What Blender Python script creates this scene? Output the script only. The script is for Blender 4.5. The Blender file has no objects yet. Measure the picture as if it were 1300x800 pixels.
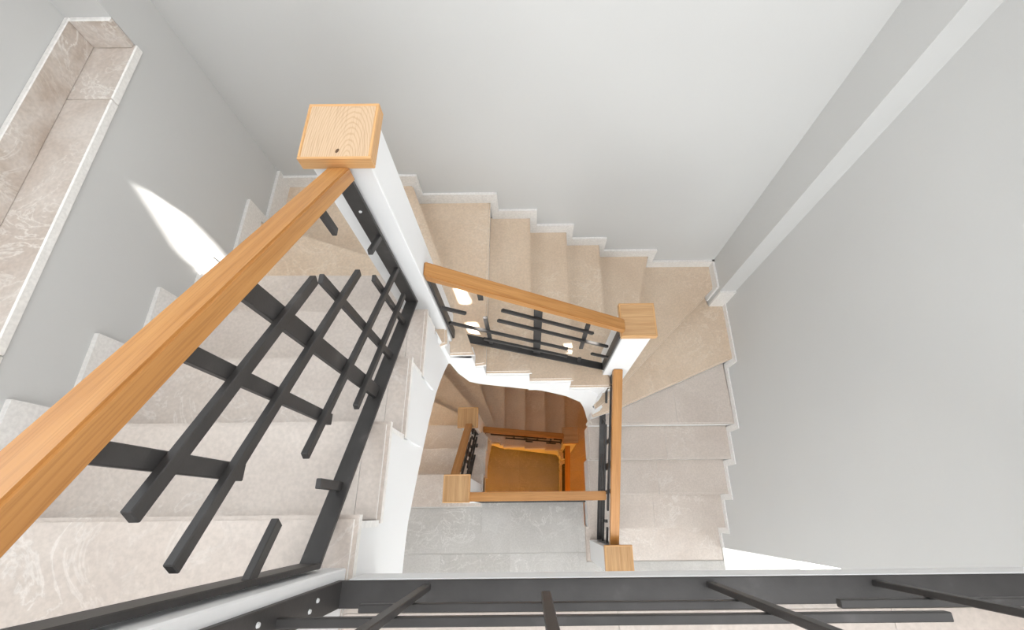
import bpy, bmesh, math
from mathutils import Vector, Matrix

scene = bpy.context.scene
C = scene.collection

# ------------------------------------------------------------------ camera
cd = bpy.data.cameras.new('camera')
cam = bpy.data.objects.new('camera', cd)
C.objects.link(cam)
cd.sensor_width = 36.0
cd.lens = 587.2 * 36.0 / 1300.0
cd.shift_x = -(671.0 - 650.0) / 1300.0
cd.clip_start = 0.02
cam.matrix_world = (Matrix.Translation((0, 0, 1.1924)) @ Matrix.Rotation(0.0004, 4, 'Z')
                    @ Matrix.Rotation(0.4044, 4, 'X') @ Matrix.Rotation(-0.0106, 4, 'Z'))
scene.camera = cam

# ------------------------------------------------------------------ world, sun, daylight, added fill lights
w = bpy.data.worlds.new('sky'); scene.world = w
w.use_nodes = True
bgn = w.node_tree.nodes['Background']
bgn.inputs[0].default_value = (0.75, 0.86, 1.0, 1)
bgn.inputs[1].default_value = 0.6
scene.view_settings.view_transform = 'Standard'
scene.view_settings.look = 'None'
scene.view_settings.gamma = 1.0
scene.view_settings.use_curve_mapping = False
scene.view_settings.exposure = 0.0

SUN = Vector((-0.20, 0.25, -0.95)).normalized()
sd = bpy.data.lights.new('sun', 'SUN'); so = bpy.data.objects.new('sun', sd); C.objects.link(so)
sd.energy = 55.0; sd.angle = 0.008; sd.color = (1.0, 0.97, 0.92)
so.rotation_euler = SUN.to_track_quat('-Z', 'Y').to_euler()
so.location = (1, -1, 6)

def area(name, loc, target, sx, sy, power, col=(1, 1, 1)):
    d = bpy.data.lights.new(name, 'AREA'); o = bpy.data.objects.new(name, d); C.objects.link(o)
    d.shape = 'RECTANGLE'; d.size = sx; d.size_y = sy; d.energy = power; d.color = col
    o.location = loc
    o.rotation_euler = (Vector(target) - Vector(loc)).to_track_quat('-Z', 'Y').to_euler()
    return o
area('ceiling_fill', (0.55, 0.1, 2.6), (0.35, 0.1, 0), 1.8, 2.2, 30, (0.97, 0.985, 1.0))  # added soft fill below the ceiling, no skylight above it
area('east_fill', (1.50, 0.25, 1.75), (-1.2, 0.75, -0.2), 2.2, 1.3, 34, (0.97, 0.985, 1.0))  # added area light on the east side; that wall holds no window
area('south_fill', (0.1, -2.2, 1.35), (0.1, 1.0, 0.6), 2.2, 1.5, 46, (0.95, 0.98, 1.0))  # added fill behind the upper landing; the south wall is solid
area('passage_window_daylight', (3.05, -1.0, -1.7), (0.6, -0.6, -2.8), 1.1, 1.5, 34, (0.95, 0.98, 1.0))
area('landing_fill', (0.0, -2.2, -1.35), (0.0, 1.8, -1.6), 2.4, 1.7, 60, (0.95, 0.98, 1.0))  # added fill for the lower walls and risers, no window built here

def point(name, loc, power, col, r=0.05):
    d = bpy.data.lights.new(name, 'POINT'); o = bpy.data.objects.new(name, d); C.objects.link(o)
    d.energy = power; d.color = col; d.shadow_soft_size = r; o.location = loc
point('winder_lamp', (-1.30, 0.95, -2.8), 5.5, (1.0, 0.72, 0.45))
point('ground_lamp', (0.9, -0.7, -4.3), 17, (1.0, 0.36, 0.03), 0.1)
point('ground_lamp_b', (-0.6, -0.8, -4.6), 34, (1.0, 0.38, 0.03), 0.1)

# ------------------------------------------------------------------ materials
def newmat(name):
    m = bpy.data.materials.new(name); m.use_nodes = True
    nt = m.node_tree
    b = nt.nodes['Principled BSDF']
    return m, nt, b
def node(nt, typ, **kw):
    n = nt.nodes.new(typ)
    for k, v in kw.items(): setattr(n, k, v)
    return n
def ramp(nt, stops):
    r = nt.nodes.new('ShaderNodeValToRGB')
    el = r.color_ramp.elements
    while len(el) > 1: el.remove(el[-1])
    el[0].position = stops[0][0]; el[0].color = (*stops[0][1], 1)
    for p, c in stops[1:]:
        e = el.new(p); e.color = (*c, 1)
    return r
def coords(nt, scale=(1, 1, 1), rnd=True):
    tc = node(nt, 'ShaderNodeTexCoord'); mp = node(nt, 'ShaderNodeMapping')
    mp.inputs['Scale'].default_value = scale
    nt.links.new(tc.outputs['Object'], mp.inputs['Vector'])
    if rnd:
        oi = node(nt, 'ShaderNodeObjectInfo')
        mul = node(nt, 'ShaderNodeMath', operation='MULTIPLY'); mul.inputs[1].default_value = 37.0
        cx = node(nt, 'ShaderNodeCombineXYZ')
        nt.links.new(oi.outputs['Random'], mul.inputs[0])
        for i in range(3): nt.links.new(mul.outputs[0], cx.inputs[i])
        nt.links.new(cx.outputs[0], mp.inputs['Location'])
    return mp
def bump(nt, b, src, strength, dist=0.002):
    bp = node(nt, 'ShaderNodeBump'); bp.inputs['Strength'].default_value = strength
    bp.inputs['Distance'].default_value = dist
    nt.links.new(src, bp.inputs['Height']); nt.links.new(bp.outputs[0], b.inputs['Normal'])

def paint(name, col, rough=0.75, var=0.03):
    m, nt, b = newmat(name)
    mp = coords(nt, rnd=False)
    n = node(nt, 'ShaderNodeTexNoise'); n.inputs['Scale'].default_value = 1.3; n.inputs['Detail'].default_value = 3
    nt.links.new(mp.outputs[0], n.inputs['Vector'])
    lo = tuple(c * (1 - var) for c in col)
    r = ramp(nt, [(0.3, lo), (0.7, col)])
    nt.links.new(n.outputs['Fac'], r.inputs[0]); nt.links.new(r.outputs[0], b.inputs['Base Color'])
    n2 = node(nt, 'ShaderNodeTexNoise'); n2.inputs['Scale'].default_value = 160; n2.inputs['Detail'].default_value = 3
    nt.links.new(mp.outputs[0], n2.inputs['Vector'])
    bump(nt, b, n2.outputs['Fac'], 0.12)
    b.inputs['Roughness'].default_value = rough
    return m

def marble(name, lo, hi, vein, rough=0.38, vamt=0.5, patch=2.0):
    m, nt, b = newmat(name)
    mp = coords(nt)
    n = node(nt, 'ShaderNodeTexNoise'); n.inputs['Scale'].default_value = patch; n.inputs['Detail'].default_value = 9
    n.inputs['Roughness'].default_value = 0.62; n.inputs['Distortion'].default_value = 0.6
    nt.links.new(mp.outputs[0], n.inputs['Vector'])
    r = ramp(nt, [(0.34, lo), (0.66, hi)])
    nt.links.new(n.outputs['Fac'], r.inputs[0])
    # pale veins: ridges of a distorted noise
    v = node(nt, 'ShaderNodeTexNoise'); v.inputs['Scale'].default_value = 4.2; v.inputs['Detail'].default_value = 7
    v.inputs['Distortion'].default_value = 2.2; v.inputs['Roughness'].default_value = 0.6
    nt.links.new(mp.outputs[0], v.inputs['Vector'])
    rv = ramp(nt, [(0.475, (0, 0, 0)), (0.5, (1, 1, 1)), (0.525, (0, 0, 0))])
    nt.links.new(v.outputs['Fac'], rv.inputs[0])
    g = node(nt, 'ShaderNodeTexNoise'); g.inputs['Scale'].default_value = 1.5
    nt.links.new(mp.outputs[0], g.inputs['Vector'])
    gr = ramp(nt, [(0.45, (0, 0, 0)), (0.62, (vamt,) * 3)])
    nt.links.new(g.outputs['Fac'], gr.inputs[0])
    mu = node(nt, 'ShaderNodeMath', operation='MULTIPLY')
    nt.links.new(rv.outputs[0], mu.inputs[0]); nt.links.new(gr.outputs[0], mu.inputs[1])
    mx = node(nt, 'ShaderNodeMixRGB'); mx.inputs[2].default_value = (*vein, 1)
    nt.links.new(mu.outputs[0], mx.inputs[0]); nt.links.new(r.outputs[0], mx.inputs[1])
    # fine speckle
    s = node(nt, 'ShaderNodeTexNoise'); s.inputs['Scale'].default_value = 90; s.inputs['Detail'].default_value = 4
    nt.links.new(mp.outputs[0], s.inputs['Vector'])
    sr = ramp(nt, [(0.35, (0.93,) * 3), (0.65, (1.05,) * 3)])
    nt.links.new(s.outputs['Fac'], sr.inputs[0])
    m2 = node(nt, 'ShaderNodeMixRGB', blend_type='MULTIPLY'); m2.inputs[0].default_value = 1
    nt.links.new(mx.outputs[0], m2.inputs[1]); nt.links.new(sr.outputs[0], m2.inputs[2])
    nt.links.new(m2.outputs[0], b.inputs['Base Color'])
    b.inputs['Roughness'].default_value = rough
    return m

def oak(name, lo, hi, rough=0.4):
    m, nt, b = newmat(name)
    mp = coords(nt, (1.2, 22, 22))
    n = node(nt, 'ShaderNodeTexNoise'); n.inputs['Scale'].default_value = 2.2; n.inputs['Detail'].default_value = 6
    n.inputs['Distortion'].default_value = 0.5
    nt.links.new(mp.outputs[0], n.inputs['Vector'])
    r = ramp(nt, [(0.25, lo), (0.5, tuple((a + c) / 2 for a, c in zip(lo, hi))), (0.75, hi)])
    nt.links.new(n.outputs['Fac'], r.inputs[0])
    mp2 = coords(nt, (4, 160, 160))
    f = node(nt, 'ShaderNodeTexNoise'); f.inputs['Scale'].default_value = 2.0; f.inputs['Detail'].default_value = 3
    nt.links.new(mp2.outputs[0], f.inputs['Vector'])
    fr = ramp(nt, [(0.36, (0.72, 0.66, 0.6)), (0.5, (1, 1, 1))])
    nt.links.new(f.outputs['Fac'], fr.inputs[0])
    mx = node(nt, 'ShaderNodeMixRGB', blend_type='MULTIPLY'); mx.inputs[0].default_value = 0.55
    nt.links.new(r.outputs[0], mx.inputs[1]); nt.links.new(fr.outputs[0], mx.inputs[2])
    nt.links.new(mx.outputs[0], b.inputs['Base Color'])
    bump(nt, b, f.outputs['Fac'], 0.08)
    b.inputs['Roughness'].default_value = rough
    return m

def steel(name, col):
    m, nt, b = newmat(name)
    mp = coords(nt)
    n = node(nt, 'ShaderNodeTexNoise'); n.inputs['Scale'].default_value = 14; n.inputs['Detail'].default_value = 8
    nt.links.new(mp.outputs[0], n.inputs['Vector'])
    r = ramp(nt, [(0.3, tuple(c * 0.75 for c in col)), (0.62, col), (0.78, tuple(c * 1.6 for c in col))])
    nt.links.new(n.outputs['Fac'], r.inputs[0]); nt.links.new(r.outputs[0], b.inputs['Base Color'])
    n2 = node(nt, 'ShaderNodeTexNoise'); n2.inputs['Scale'].default_value = 220
    nt.links.new(mp.outputs[0], n2.inputs['Vector'])
    bump(nt, b, n2.outputs['Fac'], 0.2, 0.001)
    b.inputs['Roughness'].default_value = 0.48
    b.inputs['Metallic'].default_value = 0.25
    return m

M_WALL = paint('wall_paint', (0.61, 0.607, 0.595))
M_WHITE = paint('white_plaster', (0.84, 0.84, 0.84), 0.7, 0.02)
M_TREAD = marble('beige_marble', (0.55, 0.475, 0.42), (0.63, 0.56, 0.505), (0.78, 0.74, 0.70))
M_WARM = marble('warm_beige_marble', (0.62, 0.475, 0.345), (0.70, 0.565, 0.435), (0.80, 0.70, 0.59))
M_EDGE = marble('polished_marble_edge', (0.84, 0.81, 0.77), (0.88, 0.86, 0.83), (0.9, 0.89, 0.87), 0.3)
M_RISER = marble('white_riser_marble', (0.84, 0.83, 0.81), (0.89, 0.88, 0.86), (0.91, 0.9, 0.89), 0.4)
M_SKIRT = marble('skirting_marble', (0.78, 0.755, 0.725), (0.83, 0.81, 0.785), (0.88, 0.87, 0.85))
M_TILE = marble('landing_marble', (0.44, 0.42, 0.395), (0.53, 0.51, 0.485), (0.74, 0.72, 0.69))
M_SILL = marble('sill_marble', (0.55, 0.47, 0.41), (0.68, 0.62, 0.57), (0.82, 0.78, 0.73), 0.35, 0.8, 5.0)
M_UPST = marble('veined_upstand_marble', (0.47, 0.38, 0.31), (0.68, 0.62, 0.57), (0.84, 0.81, 0.77), 0.35, 0.9, 6.5)
M_JOINT = paint('joint_mortar', (0.62, 0.60, 0.57))
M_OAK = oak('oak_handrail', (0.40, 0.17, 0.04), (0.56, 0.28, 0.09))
M_CAP = oak('oak_cap', (0.46, 0.25, 0.10), (0.64, 0.40, 0.20))
def cathedral(name, lo, hi):
    m, nt, b = newmat(name)
    tc = node(nt, 'ShaderNodeTexCoord'); mp = node(nt, 'ShaderNodeMapping')
    mp.inputs['Location'].default_value = (0.03, 0.03, 0.0); mp.inputs['Scale'].default_value = (0.30, 1.0, 1.0)
    nt.links.new(tc.outputs['Object'], mp.inputs['Vector'])
    wv = node(nt, 'ShaderNodeTexWave', wave_type='RINGS', rings_direction='SPHERICAL')
    wv.inputs['Scale'].default_value = 58; wv.inputs['Distortion'].default_value = 2.6
    wv.inputs['Detail'].default_value = 3; wv.inputs['Detail Scale'].default_value = 1.2
    nt.links.new(mp.outputs[0], wv.inputs['Vector'])
    r = ramp(nt, [(0.05, lo), (0.45, hi), (1.0, hi)])
    nt.links.new(wv.outputs['Fac'], r.inputs[0])
    mp2 = coords(nt, (5, 170, 170))
    f = node(nt, 'ShaderNodeTexNoise'); f.inputs['Scale'].default_value = 2.0; f.inputs['Detail'].default_value = 3
    nt.links.new(mp2.outputs[0], f.inputs['Vector'])
    fr = ramp(nt, [(0.36, (0.78, 0.73, 0.68)), (0.5, (1, 1, 1))])
    nt.links.new(f.outputs['Fac'], fr.inputs[0])
    mx = node(nt, 'ShaderNodeMixRGB', blend_type='MULTIPLY'); mx.inputs[0].default_value = 0.6
    nt.links.new(r.outputs[0], mx.inputs[1]); nt.links.new(fr.outputs[0], mx.inputs[2])
    nt.links.new(mx.outputs[0], b.inputs['Base Color'])
    b.inputs['Roughness'].default_value = 0.42
    return m
M_PALE = cathedral('pale_oak_cap', (0.53, 0.36, 0.22), (0.60, 0.43, 0.28))
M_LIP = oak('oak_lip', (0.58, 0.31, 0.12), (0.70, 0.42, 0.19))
M_STEEL = steel('dark_steel', (0.052, 0.049, 0.048))

# ------------------------------------------------------------------ helpers
def link(name, bm, mats, parent=None, world=None, origin=None):
    """bm in world coordinates unless `world` (a matrix) says its frame"""
    bmesh.ops.recalc_face_normals(bm, faces=bm.faces)
    me = bpy.data.meshes.new(name)
    if world is None and origin is not None:
        bmesh.ops.translate(bm, verts=bm.verts, vec=-Vector(origin))
        world = Matrix.Translation(origin)
    bm.to_mesh(me); bm.free()
    for m in (mats if isinstance(mats, (list, tuple)) else [mats]): me.materials.append(m)
    o = bpy.data.objects.new(name, me); C.objects.link(o)
    wm = world if world is not None else Matrix.Identity(4)
    if parent is not None:
        o.parent = parent
        o.matrix_basis = WM[parent.name].inverted() @ wm
    else:
        o.matrix_basis = wm
    WM[o.name] = wm.copy()
    return o
WM = {}
def empty(name, loc):
    o = bpy.data.objects.new(name, None); C.objects.link(o)
    o.location = loc; o.empty_display_size = 0.1
    WM[o.name] = Matrix.Translation(loc)
    return o
def tag(o, label, cat=None, group=None, kind=None):
    if label: o['label'] = label
    if cat: o['category'] = cat
    if group: o['group'] = group
    if kind: o['kind'] = kind
    return o
def structure(o, label, cat):
    return tag(o, label, cat, None, 'structure')

def box(bm, x0, x1, y0, y1, z0, z1):
    vs = [bm.verts.new((x, y, z)) for z in (z0, z1) for y in (y0, y1) for x in (x0, x1)]
    for f in ((0, 1, 3, 2), (4, 6, 7, 5), (0, 4, 5, 1), (2, 3, 7, 6), (0, 2, 6, 4), (1, 5, 7, 3)):
        bm.faces.new([vs[i] for i in f])
def boxes(*bs):
    bm = bmesh.new()
    for b in bs: box(bm, *b)
    return bm
def bevel_all(bm, off, seg=1):
    bmesh.ops.recalc_face_normals(bm, faces=bm.faces)
    es = [e for e in bm.edges if len(e.link_faces) == 2 and e.calc_face_angle(0) > 0.5]
    bmesh.ops.bevel(bm, geom=es, offset=off, segments=seg, affect='EDGES', clamp_overlap=True)

def prism(poly, z0, z1):
    """vertical prism of a plan polygon"""
    bm = bmesh.new()
    a = [bm.verts.new((p[0], p[1], z0)) for p in poly]
    b = [bm.verts.new((p[0], p[1], z1)) for p in poly]
    bm.faces.new(a[::-1]); bm.faces.new(b)
    n = len(poly)
    for i in range(n): bm.faces.new((a[i], a[(i + 1) % n], b[(i + 1) % n], b[i]))
    return bm

def slab(poly, z1, th, edge_index=1, joints=()):
    """tread slab: bevelled top edge, polished edge faces use material 1"""
    bm = prism(poly, z1 - th, z1)
    bmesh.ops.recalc_face_normals(bm, faces=bm.faces)
    on = lambda v: any(abs(a * v.co.x + b * v.co.y - c) < 0.002 for a, b, c in joints)
    es = [e for e in bm.edges if all(abs(v.co.z - z1) < 1e-6 for v in e.verts) and not all(on(v) for v in e.verts)]
    bmesh.ops.bevel(bm, geom=es, offset=0.010, segments=2, affect='EDGES', clamp_overlap=True)
    for f in bm.faces:
        f.material_index = 0 if f.normal.z > 0.97 else edge_index
    return bm

def clip(poly, a, b, c):
    """keep a*x+b*y<=c"""
    out = []
    n = len(poly)
    for i in range(n):
        p, q = poly[i], poly[(i + 1) % n]
        dp, dq = a * p[0] + b * p[1] - c, a * q[0] + b * q[1] - c
        if dp <= 0: out.append(p)
        if (dp < 0 < dq) or (dq < 0 < dp):
            t = dp / (dp - dq); out.append((p[0] + t * (q[0] - p[0]), p[1] + t * (q[1] - p[1])))
    return out

def member(name, p0, p1, side, w, h, mat, parent, up=None, bev=0.0015, sub=0):
    """bar from p0 to p1; `side` the direction of its width w, `up` that of its height h;
    end faces lie in the side/up plane (a rail gets plumb-cut ends)"""
    p0, p1, side = Vector(p0), Vector(p1), Vector(side).normalized()
    d = (p1 - p0).normalized()
    upv = Vector(up).normalized() if up is not None else d.cross(side).normalized()
    fx = d; fz = d.cross(side).normalized(); fy = fz.cross(fx).normalized()
    mid = (p0 + p1) / 2
    R = Matrix((fx, fy, fz)).transposed().to_4x4(); R.translation = mid
    Ri = R.inverted()
    bm = bmesh.new(); vs = []
    for p in (p0, p1):
        for a, b in ((-1, -1), (1, -1), (1, 1), (-1, 1)):
            vs.append(bm.verts.new(Ri @ (p + side * (a * w / 2) + upv * (b * h / 2))))
    bm.faces.new(vs[0:4]); bm.faces.new(vs[4:8])
    for i in range(4): bm.faces.new((vs[i], vs[(i + 1) % 4], vs[4 + (i + 1) % 4], vs[4 + i]))
    if bev: bevel_all(bm, bev, 2 if bev > 0.003 else 1)
    if isinstance(mat, list):
        bmesh.ops.recalc_face_normals(bm, faces=bm.faces)
        for f in bm.faces:
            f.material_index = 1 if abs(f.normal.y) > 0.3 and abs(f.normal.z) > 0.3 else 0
    return link(name, bm, mat, parent, R)

# ------------------------------------------------------------------ the room
XW, XE, XP, YN, YS = -1.42, 1.57, 1.45, 1.80, -2.30
RISE = 0.17
ZB = -18 * RISE            # lower landing
ZG = ZB - 17 * RISE        # ground floor
ZC = 2.70
NI0, NI1, NZ0, NZ1, NX = -0.45, 1.577, 0.03, 2.05, -1.58   # window niche in the west wall

bm = boxes((XW - 0.4, XW, YS, YN, ZG, NZ0 - 0.02), (XW - 0.4, XW, NI1, YN, NZ0 - 0.02, ZC),
           (XW - 0.4, XW, YS, NI0, NZ0 - 0.02, ZC), (XW - 0.4, XW, NI0, NI1, NZ1, ZC),
           (XW - 0.4, NX, NI0, NI1, NZ0 - 0.02, 0.62))
ww = structure(link('wall_west', bm, M_WALL), 'light grey painted wall with a marble lined window niche', 'wall')
bm = boxes((XW - 0.4, 3.4, YN, YN + 0.2, ZG, ZC))
structure(link('wall_north', bm, M_WALL), 'pale grey painted wall behind the middle stair flight', 'wall')
PS, PE = -0.275, -1.75     # passage opening at the lower landing
bm = boxes((XE, XE + 0.25, PS, 1.53, ZG, ZC), (XP, XE + 0.25, 1.53, YN, ZG, ZC),
           (XE, XE + 0.25, YS, PS, -0.25, ZC), (XE, XE + 0.25, YS, PE, ZG, -0.25),
           (XE, XE + 0.25, PE, PS, ZG, ZB - 0.25),
           (XE + 0.25, 3.4, PS, PS + 0.15, ZB - 0.25, -0.25), (XE + 0.25, 3.4, PE - 0.15, PE, ZB - 0.25, -0.25),
           (3.2, 3.4, PE, PS, ZB - 0.25, -0.25))
structure(link('wall_east', bm, M_WALL), 'large grey painted wall with a shallow pilaster in its corner', 'wall')
bm = boxes((XW - 0.4, 3.4, YS - 0.2, YS, ZG, ZC))
structure(link('wall_south', bm, M_WALL), 'painted wall behind the landings', 'wall')

# ceiling with made-up openings, each shaped to throw one sun patch
def roof(p):
    t = (ZC - p[2]) / SUN.z
    q = Vector(p) + SUN * t
    return (q.x, q.y)
sun_w = [(-1.42, 1.113, -0.17), (-1.42, 1.145, -0.40), (-1.42, 1.128, -0.58), (-1.42, 1.095, -0.75),
         (-1.42, 0.985, -0.66), (-1.42, 0.985, -0.50), (-1.42, 0.997, -0.43), (-1.42, 1.056, -0.30)]
sun_a = [(-0.425, 1.20, -1.19), (-0.38, 1.20, -1.19), (-0.33, 1.10, -1.19), (-0.385, 1.10, -1.19)]
sun_c = [(-0.35, 0.97, -1.19), (-0.29, 0.97, -1.19), (-0.27, 0.90, -1.19), (-0.31, 0.90, -1.19)]
sun_b = [(0.18, 1.00, -1.70), (0.26, 1.005, -1.70), (0.25, 0.96, -1.70), (0.20, 0.96, -1.70)]
holes = [[roof(p) for p in s] for s in (sun_w, sun_a, sun_b, sun_c)]
bm = bmesh.new()
outer = [bm.verts.new((x, y, ZC)) for x, y in ((XW - 0.4, YS - 0.2), (3.4, YS - 0.2), (3.4, YN + 0.2), (XW - 0.4, YN + 0.2))]
edges = [bm.edges.new((outer[i], outer[(i + 1) % 4])) for i in range(4)]
for h in holes:
    vs = [bm.verts.new((x, y, ZC)) for x, y in h]
    edges += [bm.edges.new((vs[i], vs[(i + 1) % len(vs)])) for i in range(len(vs))]
bmesh.ops.triangle_fill(bm, use_beauty=True, use_dissolve=False, edges=edges)
structure(link('ceiling', bm, M_WHITE), 'white ceiling with added openings that shape the sun patches', 'ceiling')

# the marble lining of the window niche
win = structure(empty('window_1', (XW, 1.0, NZ0)), 'window niche lined with beige veined marble in the grey wall', 'window')
SY = [NI1, 1.31, 0.40, NI0]
for a, b in zip(SY[1:], SY[:-1]):
    bm = boxes((NX, XW + 0.010, a + 0.001, b - 0.001, NZ0 - 0.02, NZ0 + 0.012))
    bevel_all(bm, 0.004)
    for f in bm.faces:
        f.material_index = 1 if f.normal.x > 0.5 else 0
    link('sill_slab', bm, [M_SILL, M_EDGE], win)
for a, b in zip([0.72, 0.10, NI0], [NI1, 0.72, 0.10]):
    bm = boxes((NX, NX + 0.02, a + 0.001, b - 0.001, NZ0 + 0.012, 0.145)); bevel_all(bm, 0.003)
    for f in bm.faces: f.material_index = 1 if f.normal.z > 0.5 else 0
    link('upstand_tile', bm, [M_UPST, M_EDGE], win)
bm = boxes((NX + 0.02, XW, NI1 - 0.02, NI1, NZ0 + 0.012, 0.145)); bevel_all(bm, 0.003)
for f in bm.faces: f.material_index = 1 if f.normal.z > 0.5 else 0
link('upstand_tile', bm, [M_UPST, M_EDGE], win)
bm = boxes((NX - 0.02, NX + 0.02, NI0, NI1, 0.62, 0.68), (NX - 0.02, NX + 0.02, NI0, NI1, NZ1 - 0.06, NZ1),
           (NX - 0.02, NX + 0.02, NI0, NI0 + 0.06, 0.68, NZ1 - 0.06), (NX - 0.02, NX + 0.02, NI1 - 0.06, NI1, 0.68, NZ1 - 0.06),
           (NX - 0.02, NX + 0.02, 0.53, 0.59, 0.68, NZ1 - 0.06))
link('window_frame', bm, M_WHITE, win)
mg, nt, b = newmat('frosted_glass')
b.inputs['Base Color'].default_value = (0.8, 0.85, 0.9, 1); b.inputs['Roughness'].default_value = 0.5
b.inputs['Transmission Weight'].default_value = 0.3
link('pane', boxes((NX - 0.004, NX + 0.004, NI0, NI1, 0.66, NZ1 - 0.03)), mg, win)
area('niche_window_daylight', (NX + 0.06, 0.55, 1.35), (2.0, 0.55, 0.6), 1.8, 1.1, 24, (0.92, 0.97, 1.0))

# ------------------------------------------------------------------ floors of the landings
def tiles(parent, rects, zt, px, py, ox, oy, name='floor_tile', mat=None, nosed=False, g=0.0005):
    for (x0, x1, y0, y1) in rects:
        i0, i1 = math.floor((x0 - ox) / px), math.ceil((x1 - ox) / px)
        j0, j1 = math.floor((y0 - oy) / py), math.ceil((y1 - oy) / py)
        for i in range(i0, i1):
            for j in range(j0, j1):
                a, b = max(x0, ox + i * px), min(x1, ox + (i + 1) * px)
                c, d = max(y0, oy + j * py), min(y1, oy + (j + 1) * py)
                if b - a < 0.02 or d - c < 0.02: continue
                bm = slab([(a + g, c + g), (b - g, c + g), (b - g, d - g), (a + g, d - g)], zt, 0.015) if nosed else boxes((a + g, b - g, c + g, d - g, zt - 0.015, zt))
                link(name, bm, [mat or M_TILE, M_EDGE], parent, None, ((a + b) / 2, (c + d) / 2, zt))

# upper landing
bm = boxes((-0.41, XE, YS, -0.185, -0.24, -0.015), (XW, -0.41, YS, -0.28, -0.24, -0.015))
fu = structure(link('floor', bm, M_WHITE), 'beige marble floor of the upper landing behind the dark railing', 'floor')
tiles(fu, [(-0.41, XE, YS, -0.176), (XW, -0.41, YS, -0.281)], 0.0, 0.60, 0.45, -0.41, -0.20, mat=M_TREAD)
bm = boxes((-0.41, XE, -0.176, -0.132, -0.09, 0.015)); bevel_all(bm, 0.004)
structure(link('trim_1', bm, M_WHITE), 'white painted kerb along the edge of the upper landing', 'kerb')
# lower landing
LB = 0.135
bm = boxes((XW, XE, YS, -0.37, ZB - 0.24, ZB - 0.003), (XW, 0.45, -0.37, LB, ZB - 0.24, ZB - 0.003),
           (XW, -0.42, LB, 0.31, ZB - 0.24, ZB - 0.02), (0.45, XE, -0.37, -0.12, ZB - 0.24, ZB - 0.02),
           (XE, 3.2, PE, PS, ZB - 0.24, ZB - 0.015))
fl = structure(link('floor', bm, M_JOINT), 'grey marble tiled floor of the lower landing', 'floor')
tiles(fl, [(-0.41, 0.45, -0.30, LB), (XW, -0.41, -0.30, 0.045), (XW, 0.45, YS, -0.30), (0.45, XE, YS, -0.3735)],
      ZB, 0.567, 0.355, -0.17, 0.052)
tiles(fl, [(0.45, XE, -0.373, -0.10)], ZB, 1.2, 0.30, 0.45, -0.373, mat=M_TREAD, nosed=True)
tiles(fl, [(XE, 3.2, PE, PS)], ZB, 0.9, 1.5, XE, PE, mat=M_EDGE)
# ground floor
bm = boxes((XW - 0.4, 3.4, YS, YN, ZG - 0.2, ZG - 0.015))
fg = structure(link('floor', bm, M_JOINT), 'ground floor at the bottom of the stairwell in warm lamplight', 'floor')
tiles(fg, [(XW, XE, -1.0, YN)], ZG, 0.60, 0.60, -0.17, 0.62)

# ------------------------------------------------------------------ stairs
def off_line(L, d):
    """move a nosing line uphill by d (plan)"""
    out = []
    for i, p in enumerate(L):
        a = L[max(i - 1, 0)]; b = L[min(i + 1, len(L) - 1)]
        t = Vector((b[0] - a[0], b[1] - a[1])).normalized()
        down = Vector((t.y, -t.x))
        out.append((p[0] - down.x * d, p[1] - down.y * d))
    return out

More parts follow.
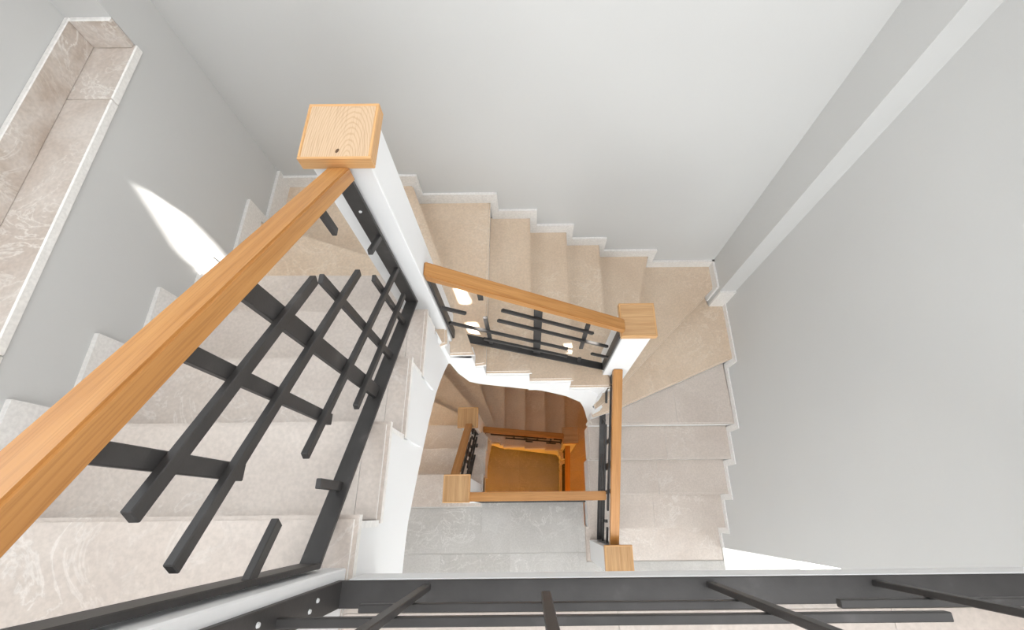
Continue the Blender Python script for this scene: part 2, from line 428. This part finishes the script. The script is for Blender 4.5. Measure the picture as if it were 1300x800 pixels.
def staircase(label, z0, lines, path, bottoms, wall_corners, inner_corners, last, splits, warm):
    """lines[i]: plan polyline of the nosing of tread i, from the well to the wall"""
    st = tag(empty('staircase', (lines[0][-1][0], lines[0][-1][1], z0)), label, 'staircase')
    th = 0.032
    body = bmesh.new()
    for i in range(0, last + 1):
        z = z0 - i * RISE
        cur = lines[i]
        back = off_line(lines[i - 1], 0.022) if i > 0 else [(cur[0][0], cur[0][1] - 0.28), (cur[-1][0], cur[-1][1] - 0.28)]
        poly = back + wall_corners.get(i, []) + cur[::-1] + inner_corners.get(i, [])
        pieces = [poly]
        for (a, b, c) in splits.get(i, []):
            new = []
            for q in pieces:
                l = math.hypot(a, b)
                k1 = clip(q, a, b, c - 0.0006 * l); k2 = clip(q, -a, -b, -c - 0.0006 * l)
                new += [k for k in (k1, k2) if len(k) > 2]
            pieces = new
        for q in pieces:
            cx = sum(p[0] for p in q) / len(q); cy = sum(p[1] for p in q) / len(q)
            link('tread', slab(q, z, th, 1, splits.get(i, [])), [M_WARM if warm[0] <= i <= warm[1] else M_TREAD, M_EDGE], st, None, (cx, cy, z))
        # riser below the nosing of this tread
        r = off_line(cur, 0.014); r2 = off_line(cur, 0.030)
        bm = prism(r + r2[::-1], z - RISE + 0.0, z - th)
        link('riser', bm, [M_RISER], st, None, (r[0][0], r[0][1], z - RISE))
        # concrete below
        if i > 0:
            b2 = prism(off_line(back, 0.0) + wall_corners.get(i, []) + off_line(cur, 0.03)[::-1] +
                       [(x, y) for x, y in inner_corners.get(i, [])], z - 0.24, z - th)
            me = bpy.data.meshes.new('tmp'); b2.to_mesh(me); b2.free(); body.from_mesh(me); bpy.data.meshes.remove(me)
    link('stair_slab', body, M_WHITE, st)
    # stringer: a continuous band along the well with a smooth lower edge
    s = bmesh.new()
    n = len(path); inr, out = [], []
    for k, (x, y, zt) in enumerate(path):
        a = Vector(path[max(k - 1, 0)][:2]); b = Vector(path[min(k + 1, n - 1)][:2])
        t = (b - a)
        if t.length < 1e-5: t = Vector((b.x - Vector(path[max(k - 2, 0)][:2]).x, b.y - Vector(path[max(k - 2, 0)][:2]).y))
        t.normalize()
        nrm = Vector((-t.y, t.x))            # away from the well
        inr.append((x, y)); out.append((x + nrm.x * 0.06, y + nrm.y * 0.06))
    for k in range(n - 1):
        zt = path[k][2]
        zb0, zb1 = bottoms[k], bottoms[k + 1]
        if Vector((inr[k + 1][0] - inr[k][0], inr[k + 1][1] - inr[k][1])).length < 1e-5: continue
        v = []
        for (p, zb) in ((k, zb0), (k + 1, zb1)):
            v += [s.verts.new((*inr[p], zt)), s.verts.new((*out[p], zt)), s.verts.new((*out[p], zb)), s.verts.new((*inr[p], zb))]
        s.faces.new((v[0], v[3], v[7], v[4])); s.faces.new((v[1], v[5], v[6], v[2]))
        s.faces.new((v[0], v[4], v[5], v[1])); s.faces.new((v[3], v[2], v[6], v[7]))
        s.faces.new((v[0], v[1], v[2], v[3])); s.faces.new((v[4], v[7], v[6], v[5]))
    link('stringer', s, M_WHITE, st)
    return st

def interp(tab, s):
    if s <= tab[0][0]: return tab[0][1]
    for (a, va), (b, vb) in zip(tab, tab[1:]):
        if s <= b: 
            t = (s - a) / (b - a); return va + (vb - va) * t
    return tab[-1][1]

def make_path(xw, yn, xe, y0, y1, rad_nw, rad_ne, s_of_tread, zfun, btab):
    """well edge: up the west side, across the north, down the east; samples (x,y,top) + bottom z.
    s_of_tread: arc position of each nosing; zfun(i): underside of tread i"""
    pts = []
    def add(x, y): pts.append((x, y))
    N = 14
    for k in range(N): add(xw, y0 + (yn - rad_nw - y0) * k / N)
    for k in range(7):
        a = math.pi - (math.pi / 2) * k / 6
        add(xw + rad_nw + rad_nw * math.cos(a), yn - rad_nw + rad_nw * math.sin(a))
    for k in range(1, N): add(xw + rad_nw + (xe - rad_ne - xw - rad_nw) * k / N, yn)
    for k in range(9):
        a = math.pi / 2 - (math.pi / 2) * k / 8
        add(xe - rad_ne + rad_ne * math.cos(a), yn - rad_ne + rad_ne * math.sin(a))
    for k in range(1, N + 1): add(xe, yn - rad_ne + (y1 - yn + rad_ne) * k / N)
    S = [0.0]
    for a, b in zip(pts, pts[1:]): S.append(S[-1] + math.hypot(b[0] - a[0], b[1] - a[1]))
    def near(p):
        best = (9, 0)
        for k in range(len(pts) - 1):
            ax, ay = pts[k]; bx, by = pts[k + 1]; L2 = (bx - ax) ** 2 + (by - ay) ** 2
            if L2 < 1e-12: continue
            t = max(0, min(1, ((p[0] - ax) * (bx - ax) + (p[1] - ay) * (by - ay)) / L2))
            d = math.hypot(ax + t * (bx - ax) - p[0], ay + t * (by - ay) - p[1])
            best = min(best, (d, S[k] + t * math.sqrt(L2)))
        return best[1]
    lst = []
    for p in s_of_tread:
        v = near(p) - 0.014
        lst.append(max(v, lst[-1] + 0.004) if lst else v)
    s_of_tread = lst
    marks = sorted(set([round(x, 5) for x in s_of_tread if 0 < x < S[-1]]))
    allS = sorted(set([round(x, 5) for x in S] + marks))
    def at(s):
        for k in range(len(S) - 1):
            if s <= S[k + 1] + 1e-9:
                t = (s - S[k]) / (S[k + 1] - S[k]); return (pts[k][0] + t * (pts[k + 1][0] - pts[k][0]), pts[k][1] + t * (pts[k + 1][1] - pts[k][1]))
        return pts[-1]
    path, bot = [], []
    for s in allS:
        i = sum(1 for q in s_of_tread if q <= s + 1e-6)
        x, y = at(s)
        path.append((x, y, zfun(i))); bot.append(interp(btab, s))
    return path, bot

# --- upper storey, 18 risers ------------------------------------------------
xt, yt, xe = -0.408, 0.736, 0.462
A = {}
for i, y in enumerate((0.0, 0.252, 0.508, 0.762)): A[i] = [(xt, y), (XW, y)]
A[4] = [(xt, 0.725), (-0.47, 0.90), (-0.56, 1.005), (XW, 1.014)]
A[5] = [(-0.385, yt), (-0.40, 0.95), (-0.47, 1.095), (XW, 1.43)]
A[6] = [(-0.275, yt), (-0.683, YN)]
for i, x in zip((7, 8, 9, 10), (-0.232, 0.016, 0.268, 0.518)): A[i] = [(x, yt), (x, YN)]
A[11] = [(0.440, yt), (0.62, 0.79), (0.665, 0.92), (0.918, YN)]
A[12] = [(xe, 0.665), (0.57, 0.740), (XP, 1.607)]
A[13] = [(xe, 0.638), (0.62, 0.684), (XE, 1.080)]
for i, y in zip((14, 15, 16, 17), (0.612, 0.372, 0.125, -0.122)): A[i] = [(xe, y), (XE, y)]
xs, ys_, xes = xt - 0.010, yt - 0.010, xe + 0.008
Y0A = -0.32
slA = [A[i][0] for i in range(18)]
zA = lambda i: -i * RISE - 0.032
lw = ys_ - Y0A; ln = xes - xs
btA = [(0, -0.505), (0.15, -0.515), (0.28, -0.525), (0.46, -0.621), (0.69, -0.754), (0.815, -0.848), (0.94, -0.975), (lw, -1.12),
       (lw + 0.006, -1.22), (lw + 0.03, -1.45), (lw + 0.075, -1.545), (lw + 0.30, -1.655), (lw + 0.50, -1.75), (lw + 0.66, -1.90), (lw + 0.78, -2.10),
       (lw + ln - 0.02, -2.45), (lw + ln + 0.06, -2.62), (lw + ln + 0.40, -2.92), (lw + ln + 0.60, -3.08), (lw + ln + 0.86, -3.25), (lw + ln + 1.2, -3.3)]
pA, bA = make_path(xs, ys_, xes, Y0A, -0.30, 0.004, 0.11, slA, zA, btA)
spl = {i: [(1, 0, -0.478)] for i in (0, 1, 2, 3)}
spl.update({15: [(1, 0, 1.07)], 16: [(1, 0, 1.02)], 14: [(1, 0, 1.13)], 17: [(1, 0, 1.0)]})
staircase('beige marble winder staircase descending from the upper landing around the open well', 0.0, A, pA, bA,
          {6: [(XW, YN)], 12: [(XP, YN)], 13: [(XP, 1.53), (XE, 1.53)]},
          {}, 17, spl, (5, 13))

# --- lower storey, 17 risers -------------------------------------------------
xtb, ytb, xeb = -0.41, 0.70, 0.40
B = {}
for i, y in enumerate((0.325, 0.562, 0.80)): B[i] = [(xtb, min(y, 0.685)), (-0.55, y), (XW, y)] if y > 0.7 else [(xtb, y), (XW, y)]
B[3] = [(xtb, 0.692), (-0.50, 0.80), (-0.60, 0.885), (XW, 1.285)]
B[4] = [(-0.40, ytb), (-0.43, 0.85), (-1.276, YN)]
B[5] = [(-0.318, ytb), (-0.728, YN)]
for i, x in zip((6, 7, 8, 9), (-0.288, -0.05, 0.192, 0.44)): B[i] = [(min(x, 0.36), ytb), (x, ytb + 0.1 if x > 0.36 else ytb + 0.01), (x, YN)]
B[10] = [(0.38, ytb), (0.52, 0.76), (0.81, YN)]
B[11] = [(xeb, 0.62), (0.50, 0.70), (XP, 1.60)]
B[12] = [(xeb, 0.57), (0.56, 0.63), (XE, 1.02)]
for i, y in zip((13, 14, 15, 16), (0.51, 0.26, 0.01, -0.24)): B[i] = [(xeb, y), (XE, y)]
xsb, ysb, xesb = xtb - 0.010, ytb - 0.010, xeb + 0.008
slB = [B[i][0] for i in range(17)]
zBf = lambda i: ZB - i * RISE - 0.032
lwb = ysb - 0.10; lnb = xesb - xsb
btB = [(0, ZB - 0.33), (0.25, ZB - 0.40), (lwb, ZB - 0.98), (lwb + 0.06, ZB - 1.25), (lwb + 0.3, ZB - 1.48), (lwb + 0.74, ZB - 1.98),
       (lwb + lnb, ZB - 2.25), (lwb + lnb + 0.1, ZB - 2.45), (lwb + lnb + 0.6, ZG)]
pB, bB = make_path(xsb, ysb, xesb, 0.10, -0.25, 0.02, 0.08, slB, zBf, btB)
staircase('lower beige marble staircase winding from the lower landing down to the ground floor', ZB, B, pB, bB,
          {4: [], 5: [(-1.276, YN)] if False else [], 11: [(XP, YN)], 12: [(XP, 1.53), (XE, 1.53)]},
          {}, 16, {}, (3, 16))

# ------------------------------------------------------------------ stepped skirting
def skirt(parent, axis, fixed, sgn, spans, nsign, hgt, thk=0.016):
    """spans: list of (u_start, u_end, z, z_next or None) along the wall in downhill order.
    axis 'x' or 'y' = direction along the wall; fixed = wall coordinate; nsign = into the room"""
    for (u0, u1, z, zn) in spans:
        d = 1 if u1 > u0 else -1
        e = u1 + d * 0.045
        pr = [(u0, z), (u1, z)]
        if zn is not None:
            pr = [(u0 + d * 0.045 if u0 is not None else u0, z), (u1, z), (u1, zn + 0.0), (e, zn + 0.0), (e, z + hgt), (u0 + d * 0.045, z + hgt)]
        else:
            pr = [(u0 + d * 0.045, z), (u1, z), (u1, z + hgt), (u0 + d * 0.045, z + hgt)]
        bm = bmesh.new()
        a, b = [], []
        for (u, zz) in pr:
            p = (fixed, u, zz) if axis == 'y' else (u, fixed, zz)
            q = (fixed + nsign * thk, u, zz) if axis == 'y' else (u, fixed + nsign * thk, zz)
            a.append(bm.verts.new(p)); b.append(bm.verts.new(q))
        bm.faces.new(a); bm.faces.new(b[::-1])
        for k in range(len(pr)):
            j = (k + 1) % len(pr); bm.faces.new((a[k], a[j], b[j], b[k]))
        link('skirting_tile', bm, M_SKIRT, parent)

bw = structure(empty('baseboard_west', (XW, 0, 0)), 'stepped pale marble skirting along the grey wall below the window niche', 'skirting')
bn = structure(empty('baseboard_north', (0, YN, 0)), 'stepped pale marble skirting along the wall of the middle flight', 'skirting')
be = structure(empty('baseboard_east', (XE, 0, 0)), 'stepped pale marble skirting along the large grey wall', 'skirting')
yw = [A[i][-1][1] for i in range(6)]
sp = [(-0.28 - 0.045, yw[0], 0.0, -RISE)]
for i in range(1, 6): sp.append((yw[i - 1], yw[i], -i * RISE, -(i + 1) * RISE))
sp.append((yw[5], YN, -6 * RISE, None))
skirt(bw, 'y', XW, 1, sp, 1, 0.125)
xn = {i: A[i][-1][0] for i in range(6, 12)}
sp = [(XW - 0.03, xn[6], -6 * RISE, -7 * RISE)]
for i in range(7, 12): sp.append((xn[i - 1], xn[i], -i * RISE, -(i + 1) * RISE))
sp.append((xn[11], XP, -12 * RISE, None))
skirt(bn, 'x', YN, 1, sp, -1, 0.085)
skirt(be, 'y', XP, -1, [(YN + 0.045, 1.607, -12 * RISE, -13 * RISE)], -1, 0.085)
sp = [(1.53 + 0.045, 1.08, -13 * RISE, -14 * RISE)]
ye = [1.08, 0.612, 0.372, 0.125, -0.122]
for k in range(1, 5): sp.append((ye[k - 1], ye[k], -(13 + k) * RISE, -(14 + k) * RISE))
sp.append((ye[4], PS, -18 * RISE, None))
skirt(be, 'y', XE, -1, sp, -1, 0.05, 0.010)
bm = boxes((XP, XE, 1.514, 1.53, -13 * RISE, -12 * RISE + 0.085)); link('skirting_tile', bm, M_SKIRT, be)

# ------------------------------------------------------------------ newel posts
def newel(x, y, zbase, ztop, label, cap=0.18, shaft=0.15, capy=None, grain='x', capmat=None):
    t = tag(empty('newel_post', (x, y, zbase)), label, 'post')
    ch = 0.036
    capy = capy or cap
    h = shaft / 2
    bm = boxes((x - h, x + h, y - h, y + h, zbase, ztop - ch)); bevel_all(bm, 0.003)
    link('shaft', bm, M_WHITE, t, None, (x, y, zbase))
    a, b = cap / 2 - 0.008, capy / 2 - 0.008
    rot = Matrix.Rotation(math.pi / 2, 4, 'Z') if grain == 'y' else Matrix.Identity(4)
    bm = boxes((-a, a, -b, b, -ch, 0)) if grain == 'x' else boxes((-b, b, -a, a, -ch, 0))
    c = link('cap', bm, capmat or M_CAP, t, Matrix.Translation((x, y, ztop)) @ rot)
    A2, B2 = cap / 2, capy / 2
    zc = ztop - ch / 2 + 0.001
    member('lip', (x - A2, y + b + 0.004, zc), (x + A2, y + b + 0.004, zc), (0, 1, 0), 0.008, ch + 0.002, M_LIP, c, (0, 0, 1), 0.002)
    member('lip', (x - A2, y - b - 0.004, zc), (x + A2, y - b - 0.004, zc), (0, 1, 0), 0.008, ch + 0.002, M_LIP, c, (0, 0, 1), 0.002)
    member('lip', (x - a - 0.004, y - b, zc), (x - a - 0.004, y + b, zc), (1, 0, 0), 0.008, ch + 0.002, M_LIP, c, (0, 0, 1), 0.002)
    member('lip', (x + a + 0.004, y - b, zc), (x + a + 0.004, y + b, zc), (1, 0, 0), 0.008, ch + 0.002, M_LIP, c, (0, 0, 1), 0.002)
    return t, c
t, c = newel(-0.467, 0.880, -1.40, 0.316, 'tall white newel post with a large pale oak cap beside the thick handrail', 0.18, 0.15, 0.18, 'y', M_PALE)
# knot in the oak of the cap
bm = bmesh.new(); bmesh.ops.create_circle(bm, cap_ends=True, segments=14, radius=1.0)
bmesh.ops.scale(bm, vec=(0.004, 0.007, 1), verts=bm.verts)
mk, nt, b = newmat('knot'); b.inputs['Base Color'].default_value = (0.10, 0.05, 0.02, 1); b.inputs['Roughness'].default_value = 0.6
link('knot', bm, mk, c, Matrix.Translation((-0.462, 0.815, 0.3167)) @ Matrix.Rotation(-0.35, 4, 'Z'))
newel(0.548, 0.887, -2.62, -0.952, 'white newel post with an orange oak cap where the middle flight turns', 0.18, 0.15)
newel(0.560, -0.285, ZB, -2.12, 'white oak-capped newel post at the foot of the straight flight', 0.18, 0.15, None, 'y')
newel(-0.495, -0.186, 0.0, 1.02, 'white newel post standing at the corner of the upper landing railing', 0.18, 0.15, None, 'y')
newel(-0.497, 0.156, ZB, -2.12, 'white newel post with an oak cap on the lower landing beside the well', 0.18, 0.15, None, 'y')
newel(-0.55, 0.787, ZB - 1.2, -2.95, 'small white newel post with an oak cap at the winders of the lower staircase', 0.18, 0.15, None, 'y')
newel(0.455, 0.793, ZB - 2.5, -4.10, 'white newel post in warm lamplight deep in the well', 0.18, 0.15)

# ------------------------------------------------------------------ balustrades
FB = 0.045   # flat bar of the frames
def railing(label, O, U, L, slope, bars, rails, hz, N, frame0=True, frame1=True, hw=0.058, hh=0.052, hand=(0.0, None), hz1=None):
    """panel in the vertical plane through O along U (plan unit vector).
    position (a, v): a along U, v above the bottom rail, which falls by `slope` per metre.
    bars: (a, v0, v1, width) upright; rails: (a0, a1, v, width) parallel to the rake"""
    O = Vector(O); U = Vector(U); N = Vector(N)
    t = tag(empty('balustrade', O), label, 'balustrade')
    P = lambda a, v, n=0.0: O + U * a + Vector((0, 0, v - slope * a)) + N * n
    h1 = hand[1] if hand[1] is not None else L
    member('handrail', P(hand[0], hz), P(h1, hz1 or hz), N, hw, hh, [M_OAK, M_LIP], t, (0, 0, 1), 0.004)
    member('bottom_rail', P(0, 0), P(L, 0), N, FB, 0.012, M_STEEL, t, (0, 0, 1))
    if frame0: member('frame_bar', P(0.006, 0.0), P(0.006, hz - hh / 2 + 0.002) , N, FB, 0.011, M_STEEL, t)
    if frame1: member('frame_bar', P(L - 0.006, 0.0), P(L - 0.006, (hz1 or hz) - hh / 2 + 0.002), N, FB, 0.011, M_STEEL, t)
    for (a, v0, v1, wd) in bars:
        v1 = min(v1, hz + ((hz1 or hz) - hz) * a / L - hh / 2 + 0.003)
        member('upright_bar', P(a, v0), P(a, v1), U, wd, 0.012, M_STEEL, t)
    for (a0, a1, v, wd) in rails:
        member('raking_bar', P(a0, v, 0.013), P(a1, v, 0.013), N, 0.014, wd, M_STEEL, t)
    return t

# flight beside the west wall: bottom rail from y=-.10 to y=.79
W0 = -0.105; WL = 0.895
HZ = 0.737
wbars = [(0.344 - W0, 0.0, HZ, 0.042), (0.205 - W0, 0.215, HZ, 0.026), (0.064 - W0, 0.425, HZ, 0.026),
         (0.490 - W0, 0.0, 0.566, 0.024), (0.657 - W0, 0.0, 0.361, 0.022), (0.631 - W0, 0.63, HZ + 0.02, 0.022), (0.064 - W0, 0.0, 0.130, 0.022)]
wrails = [(0.005, 0.095, 0.257, 0.022), (0.104, 0.564, 0.598, 0.022), (0.043, 0.700, 0.468, 0.020),
          (0.214, 0.885, 0.272, 0.018), (0.363, 0.836, 0.133, 0.018), (0.798, 0.890, 0.473, 0.018)]
tw = railing('large balustrade with oak handrail and dark steel bars beside the window niche wall',
        (-0.467, W0, 0.093), (0, 1, 0), WL, 0.655, wbars, wrails, HZ, (1, 0, 0), hw=0.055, hh=0.048, hz1=0.756)
# middle flight: from the tall post to the post at the winders
N0 = -0.390; NL = 0.861
nb = lambda x: x - N0
nz = lambda x: -1.040 - 0.680 * (x - N0)     # bottom rail height
nbars = [(nb(0.044), 0.0, 0.66, 0.040), (nb(-0.204), 0.56, 0.66, 0.022), (nb(-0.204), 0.0, -0.805 - nz(-0.204), 0.020),
         (nb(0.291), -1.262 - nz(0.291), -0.905 - nz(0.291), 0.022), (nb(0.301), 0.0, 0.07, 0.020)]
nrails = [(nb(-0.119), nb(0.325), 0.53, 0.017), (nb(-0.145), nb(0.430), 0.395, 0.017), (nb(-0.375), nb(0.213), 0.215, 0.016),
          (nb(-0.235), nb(0.220), 0.090, 0.016), (0.006, nb(-0.284), 0.385, 0.017), (nb(0.355), NL - 0.01, 0.225, 0.016)]
railing('balustrade with oak handrail and dark steel bars on the middle flight',
        (N0, 0.845, -1.040), (1, 0, 0), NL, 0.680, nbars, nrails, 0.690, (0, -1, 0))
# flight beside the large wall, seen almost edge on
def shift(bars, rails, L, k):
    return [(a * k, v0, v1, wd) for a, v0, v1, wd in bars], [(a * k, b * k, v, wd) for a, b, v, wd in rails]
eb, er = shift(wbars, wrails, 1.0, 1.02 / WL)
railing('narrow-looking balustrade with oak handrail beside the straight flight ending on the lower landing',
        (0.548, 0.81, -2.20), (0, -1, 0), 1.018, 0.70, eb, er, 0.615, (-1, 0, 0), hz1=0.70)
# upper landing railing
LBARS = [(-0.225 + 0.42, 0.0, 0.86, 0.018), (0.028 + 0.42, 0.115, 0.86, 0.018), (0.385 + 0.42, 0.0, 0.86, 0.018), (0.74 + 0.42, 0.0, 0.86, 0.018), (1.30 + 0.42, 0.0, 0.86, 0.018)]
LR = [(-0.318 + 0.42, 0.43 + 0.42, 0.150, 0.016), (0.0, 0.672 + 0.42, 0.270, 0.016), (0.567 + 0.42, 1.98, 0.150, 0.016),
      (0.95, 1.98, 0.46, 0.016), (0.0, 0.8, 0.60, 0.016)]
tl = tag(empty('balustrade', (-0.42, -0.157, 0.05)), 'dark steel railing standing along the edge of the upper landing', 'balustrade')
Lx, Ly, Lz = -0.42, -0.157, 0.045
member('bottom_rail', (Lx, Ly, Lz), (XE, Ly, Lz), (0, 1, 0), 0.052, 0.012, M_STEEL, tl, (0, 0, 1))
member('frame_bar', (Lx + 0.006, Ly, Lz), (Lx + 0.006, Ly, Lz + 0.88), (0, 1, 0), 0.052, 0.012, M_STEEL, tl)
member('frame_bar', (XE - 0.006, Ly, Lz), (XE - 0.006, Ly, Lz + 0.88), (0, 1, 0), 0.052, 0.012, M_STEEL, tl)
member('handrail', (Lx, Ly, Lz + 0.905), (XE, Ly, Lz + 0.905), (0, 1, 0), 0.058, 0.052, [M_OAK, M_LIP], tl, (0, 0, 1), 0.004)
for a, v0, v1, wd in LBARS:
    member('upright_bar', (Lx + a, Ly + 0.012, Lz + v0), (Lx + a, Ly + 0.012, Lz + v1 + 0.02), (1, 0, 0), wd, 0.012, M_STEEL, tl)
for a0, a1, v, wd in LR:
    member('level_bar', (Lx + a0, Ly - 0.002, Lz + v), (Lx + a1, Ly - 0.002, Lz + v), (0, 1, 0), 0.014, wd, M_STEEL, tl)
# lower landing railing
railing('level balustrade with oak handrail closing the lower landing off from the well',
        (-0.422, 0.103, ZB + 0.06), (1, 0, 0), 0.93, 0.0, [(0.2, 0, 0.5, 0.02), (0.42, 0, 0.84, 0.04), (0.6, 0.3, 0.84, 0.02), (0.75, 0, 0.4, 0.02)],
        [(0, 0.6, 0.2, 0.016), (0.15, 0.9, 0.38, 0.016), (0.1, 0.7, 0.6, 0.016)], 0.84, (0, -1, 0), True, False)
# lower storey
bb, br = shift(wbars, wrails, 1.0, 0.47 / WL)
railing('short balustrade with oak handrail between the two small posts of the lower staircase',
        (-0.522, 0.232, ZB + 0.20), (0, 1, 0), 0.478, 1.62 * 0.655 + 0.35, bb, br, 0.69, (1, 0, 0))
bb, br = shift(wbars, wrails, 1.0, 0.84 / WL)
railing('dim balustrade with oak handrail across the well of the lower staircase',
        (-0.472, 0.785, -4.26), (1, 0, 0), 0.85, 0.60, bb, br, 0.66, (0, -1, 0))
railing('dark balustrade with brown handrail on the last flight down to the ground floor',
        (0.44, 0.715, -5.05), (0, -1, 0), 0.90, 0.64, bb, br, 0.66, (-1, 0, 0))

# small fixing screws on the frames
M_SCREW = paint('screw_zinc', (0.62, 0.62, 0.62), 0.35)
def screw(p, n, parent):
    bm = bmesh.new()
    bmesh.ops.create_cone(bm, cap_ends=True, segments=10, radius1=0.0045, radius2=0.0035, depth=0.003)
    link('screw', bm, M_SCREW, parent, Matrix.Translation(p) @ Vector(n).to_track_quat('Z', 'Y').to_matrix().to_4x4())
screw((-0.467, 0.777, 0.12), (0, -1, 0), tw)
for y, z in ((-0.150, 0.17), (-0.163, 0.20), (-0.150, 0.38)):
    screw((Lx + 0.0135, y, z), (1, 0, 0), tl)
